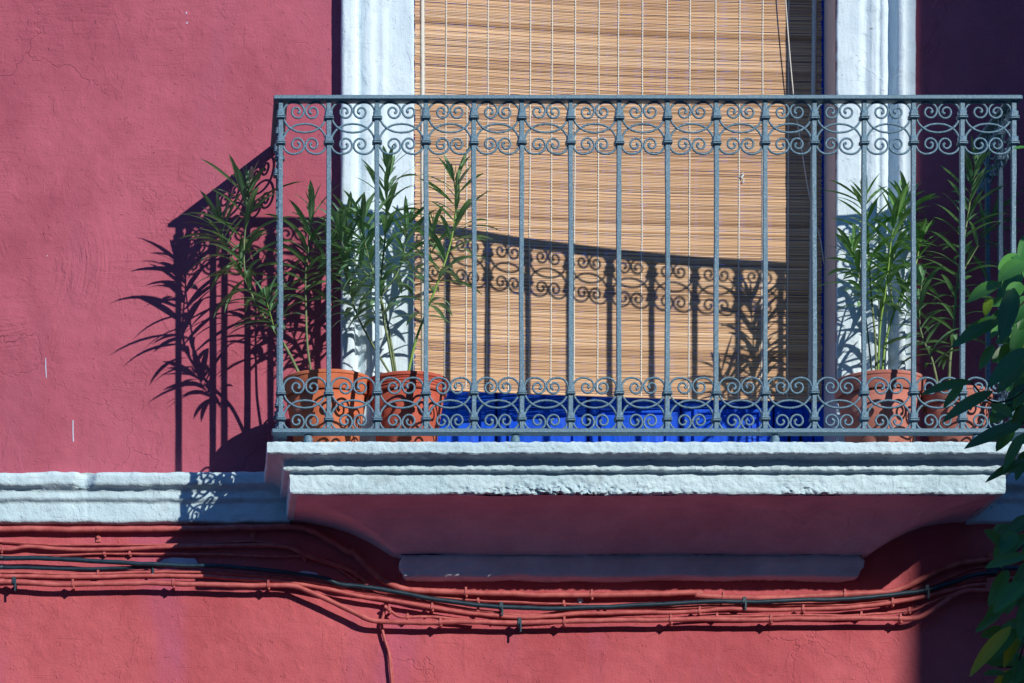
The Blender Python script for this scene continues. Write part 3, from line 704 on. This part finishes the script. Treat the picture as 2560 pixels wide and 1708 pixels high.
cable('dark red twin wire hanging down from the junction knot', [z2(300, 870), z2(285, 930), z2(272, 1000), z2(290, 1090), z2(318, 1180), z2(328, 1280), z2(338, 1400), z2(340, 1700)], .0042, .408, M['redcable'], ext=(0, 0), clips=(965,))
cable('slender red painted wire beside the hanging twin wire', [z2(292, 1095), z2(326, 1180), z2(340, 1280), z2(350, 1400), z2(352, 1700)], .0022, .413, M['redcable'], ext=(0, 0))

# ------------------------------------------------------------------ neighbouring building across the junction (it throws the shade on the right)
E = PX(2262, W)+SX*7; EY = W-7
nb = thing('neighbouring_building', 'ochre building across the side street whose edge shades the right of the wall', 'building', (E+4, EY+2, GZ))
MB().box((E, EY, GZ), (E+9, EY+4.2, 8.5)).build('wall', M['ochre'], nb, smooth=False)
MB().box((E-.02, EY-.02, 8.5), (E+9.02, EY+4.22, 8.72)).build('roof', M['stone'], nb, smooth=False)
for zz in (-2.6, .6, 3.8, 6.4):
    for yy in (.7, 2.5):
        a = MB().box((E-.03, EY+yy, zz), (E+.0, EY+yy+1.0, zz+1.5)).build('window', M['stone'], nb, smooth=False)
        MB().box((E-.034, EY+yy+.08, zz+.08), (E-.029, EY+yy+.92, zz+1.42)).build('pane', M['glass'], a, smooth=False)

# the row of houses behind the photographer: low enough for the sun, it keeps the street in shade
ob = thing('opposite_house', 'long pale house row across the street, behind the photographer', 'building', (4, -18, GZ))
MB().box((-32, -24, GZ), (34, -15.4, 6.9)).build('wall', M['pale'], ob, smooth=False)
MB().box((-32.1, -24.1, 6.9), (34.1, -15.3, 7.05)).build('roof', M['stone'], ob, smooth=False)
for zz in (-3.6, -.4, 3.2):
    for k in range(16):
        xx = -30+k*4
        a = MB().box((xx, -15.4, zz), (xx+1.3, -15.36, zz+2.1)).build('window', M['stone'], ob, smooth=False)
        MB().box((xx+.1, -15.36, zz+.1), (xx+1.2, -15.35, zz+2.0)).build('pane', M['glass'], a, smooth=False)

# ------------------------------------------------------------------ street tree in front on the right
tree = thing('street_tree', 'leafy broad leaved tree reaching in at the right edge', 'tree', (2.35, -2.9, GZ))
MB().tube(catmull([(2.35, -2.9, GZ), (2.32, -2.88, -3), (2.38, -2.86, -2), (2.2, -2.8, -1.2), (2.15, -2.8, -.5)], 5), [.10, .10, .098, .095, .09, .09, .088, .086, .084, .082, .08, .078, .075, .07, .066, .06, .055, .05, .042, .035, .03], 10).build('trunk', M['bark'], tree)
crown = MB(); crown.rib = []; light = MB(); light.rib = []
def place(bp, tp, wpx, y, tl=0, fold=.2, roll=0.0, droop=.25):
    b = P(bp[0], bp[1], y); t = P(tp[0], tp[1], y-.03+jit(.02)); d = (t-b); L = d.length
    up = Vector((.55*roll, -1, .55+roll)).normalized()
    d.z += L*droop*.35
    add_leaf(light if tl else crown, b, d, up, L*1.03, .84*wpx*(y-CY)/F, droop=droop, fold=fold, shape=1, curl=jit(.1), seg=8)
Y0 = -2.0
for a in [((2562, 655), (2495, 702), 62, Y0), ((2500, 706), (2420, 757), 50, Y0, 0, .3, .3), ((2535, 720), (2507, 852), 62, Y0-.05), ((2500, 800), (2382, 873), 46, Y0), ((2492, 792), (2400, 845), 36, Y0+.05, 0, .3, .6),
          ((2476, 745), (2460, 792), 30, Y0+.05, 1), ((2565, 870), (2476, 972), 60, Y0-.08, 0, .15, .2), ((2484, 862), (2452, 925), 34, Y0), ((2428, 953), (2304, 988), 38, Y0), ((2408, 960), (2358, 1020), 30, Y0+.06),
          ((2482, 978), (2356, 1054), 44, Y0-.04), ((2480, 1010), (2530, 1045), 46, Y0), ((2548, 1060), (2418, 1126), 52, Y0-.06, 0, .2, .1), ((2556, 1085), (2512, 1178), 36, Y0), ((2566, 1148), (2464, 1204), 32, Y0),
          ((2558, 905), (2500, 985), 50, Y0+.1), ((2570, 960), (2510, 1040), 56, Y0+.1), ((2575, 740), (2530, 815), 60, Y0+.1), ((2560, 800), (2530, 900), 50, Y0+.15), ((2572, 1010), (2530, 1080), 50, Y0+.12), ((2575, 580), (2548, 655), 40, Y0+.1),
          ((2566, 368), (2532, 372), 12, Y0), ((2515, 1375), (2460, 1325), 52, Y0), ((2540, 1330), (2500, 1385), 56, Y0), ((2566, 1388), (2468, 1424), 46, Y0-.03), ((2520, 1425), (2474, 1515), 44, Y0), ((2560, 1455), (2484, 1530), 60, Y0-.04),
          ((2550, 1450), (2460, 1580), 52, Y0+.05), ((2500, 1535), (2442, 1584), 34, Y0, 0, .3, .5), ((2528, 1566), (2424, 1688), 46, Y0-.05, 1, .15), ((2545, 1570), (2482, 1655), 40, Y0, 0, .2, .4), ((2550, 1575), (2508, 1668), 40, Y0+.04, 1),
          ((2572, 1500), (2545, 1600), 50, Y0), ((2575, 1290), (2520, 1345), 50, Y0+.1), ((2556, 1640), (2535, 1712), 40, Y0+.04, 0, .4, .4), ((2580, 1400), (2540, 1500), 60, Y0+.1)]:
    place(*a)
for k in range(70):
    bx, by_ = (rnd.uniform(2515, 2600), rnd.uniform(640, 1190)) if k < 42 else (rnd.uniform(2515, 2600), rnd.uniform(1300, 1700))
    a = rnd.uniform(1.6, 4.2); Lp = rnd.uniform(60, 115)
    place((bx, by_), (bx+Lp*math.cos(a)*.6, by_+Lp*abs(math.sin(a))*.8), rnd.uniform(34, 56), Y0+rnd.uniform(.05, .4), 1 if rnd.random() < .12 else 0, .25, jit(.5))
tw = MB()
for a in [[(2600, 700), (2555, 760), (2490, 800)], [(2610, 900), (2550, 985), (2480, 1005), (2425, 952)], [(2600, 1020), (2555, 1060)], [(2600, 1330), (2530, 1390), (2500, 1440)], [(2590, 1560), (2556, 1620), (2540, 1700)], [(2570, 1655), (2530, 1667), (2495, 1668)]]:
    tw.tube(catmull([P(x_, y_, Y0+.03) for x_, y_ in a], 4), .0022, 6)
tw.build('twig', M['bark'], tree)
def shadow_ok(p):
    if p[1] > .3: return False
    zw = p[2]-SZ*(W-p[1]); xw = p[0]-SX*(W-p[1])
    return zw < -1.02 or xw > 1.36
cc = Vector((2.1, -2.8, -.75)); n = 0
sunny = [P(a, b, Y0) for a, b in ((2475, 1625), (2532, 1615), (2520, 925), (2440, 830), (2415, 1010), (2520, 790), (2365, 970), (2480, 1090), (2500, 1480), (2500, 1350), (2545, 690))]
def in_sun(p):
    for q_ in sunny:
        v_ = Vector(p)-q_; t_ = v_.dot(sd)
        if t_ > .02 and (v_-sd*t_).length < .085: return True
    return False
while n < 2400:
    v = Vector((rnd.gauss(0, 1), rnd.gauss(0, 1), rnd.gauss(0, 1))).normalized()*rnd.random()**.4
    p = cc+Vector((v.x*1.25, v.y*1.25, v.z*1.15))
    if nz(p, 2.6, 5) < -.02: continue
    q = p+Vector((-.1, 0, 0))
    pyv = 2900-(p.z-CZ)*F/(p.y-CY); lim = 2568 if 1190 < pyv < 1300 else 2545
    if topx(q) < lim+22*nz((pyv*.01, 0, 0), 1) or not shadow_ok(p) or not shadow_ok(q) or in_sun(p): n += .02; continue
    a = rnd.uniform(0, 6.28); d = Vector((math.cos(a), math.sin(a), -.5+jit(.6)))
    add_leaf(light if rnd.random() < .07 else crown, p, d, Vector((jit(.4), jit(.4), 1)), .085+.05*rnd.random(), .042+.015*rnd.random(), droop=.6, fold=.2, shape=1, seg=4)
    n += 1
crown.build('crown', M['treeleaf'], tree)
light.build('young_backlit_leaves', M['treeleaf_light'], tree, 'yellow green young leaves, backlit brightness in their colour')
for k in range(9):
    a = k*.7; e = cc+Vector((math.cos(a)*.8, math.sin(a)*.8, jit(.5)))
    if topx(e) < 2620: e.x += .6
    MB().tube(catmull([(2.18, -2.8, -.9+k*.03), (Vector((2.18, -2.8, -.8))+e)/2+Vector((0, 0, .08)), e], 4), [.02, .018, .016, .014, .012, .010, .008, .006, .004], 6).build('branch', M['bark'], tree)
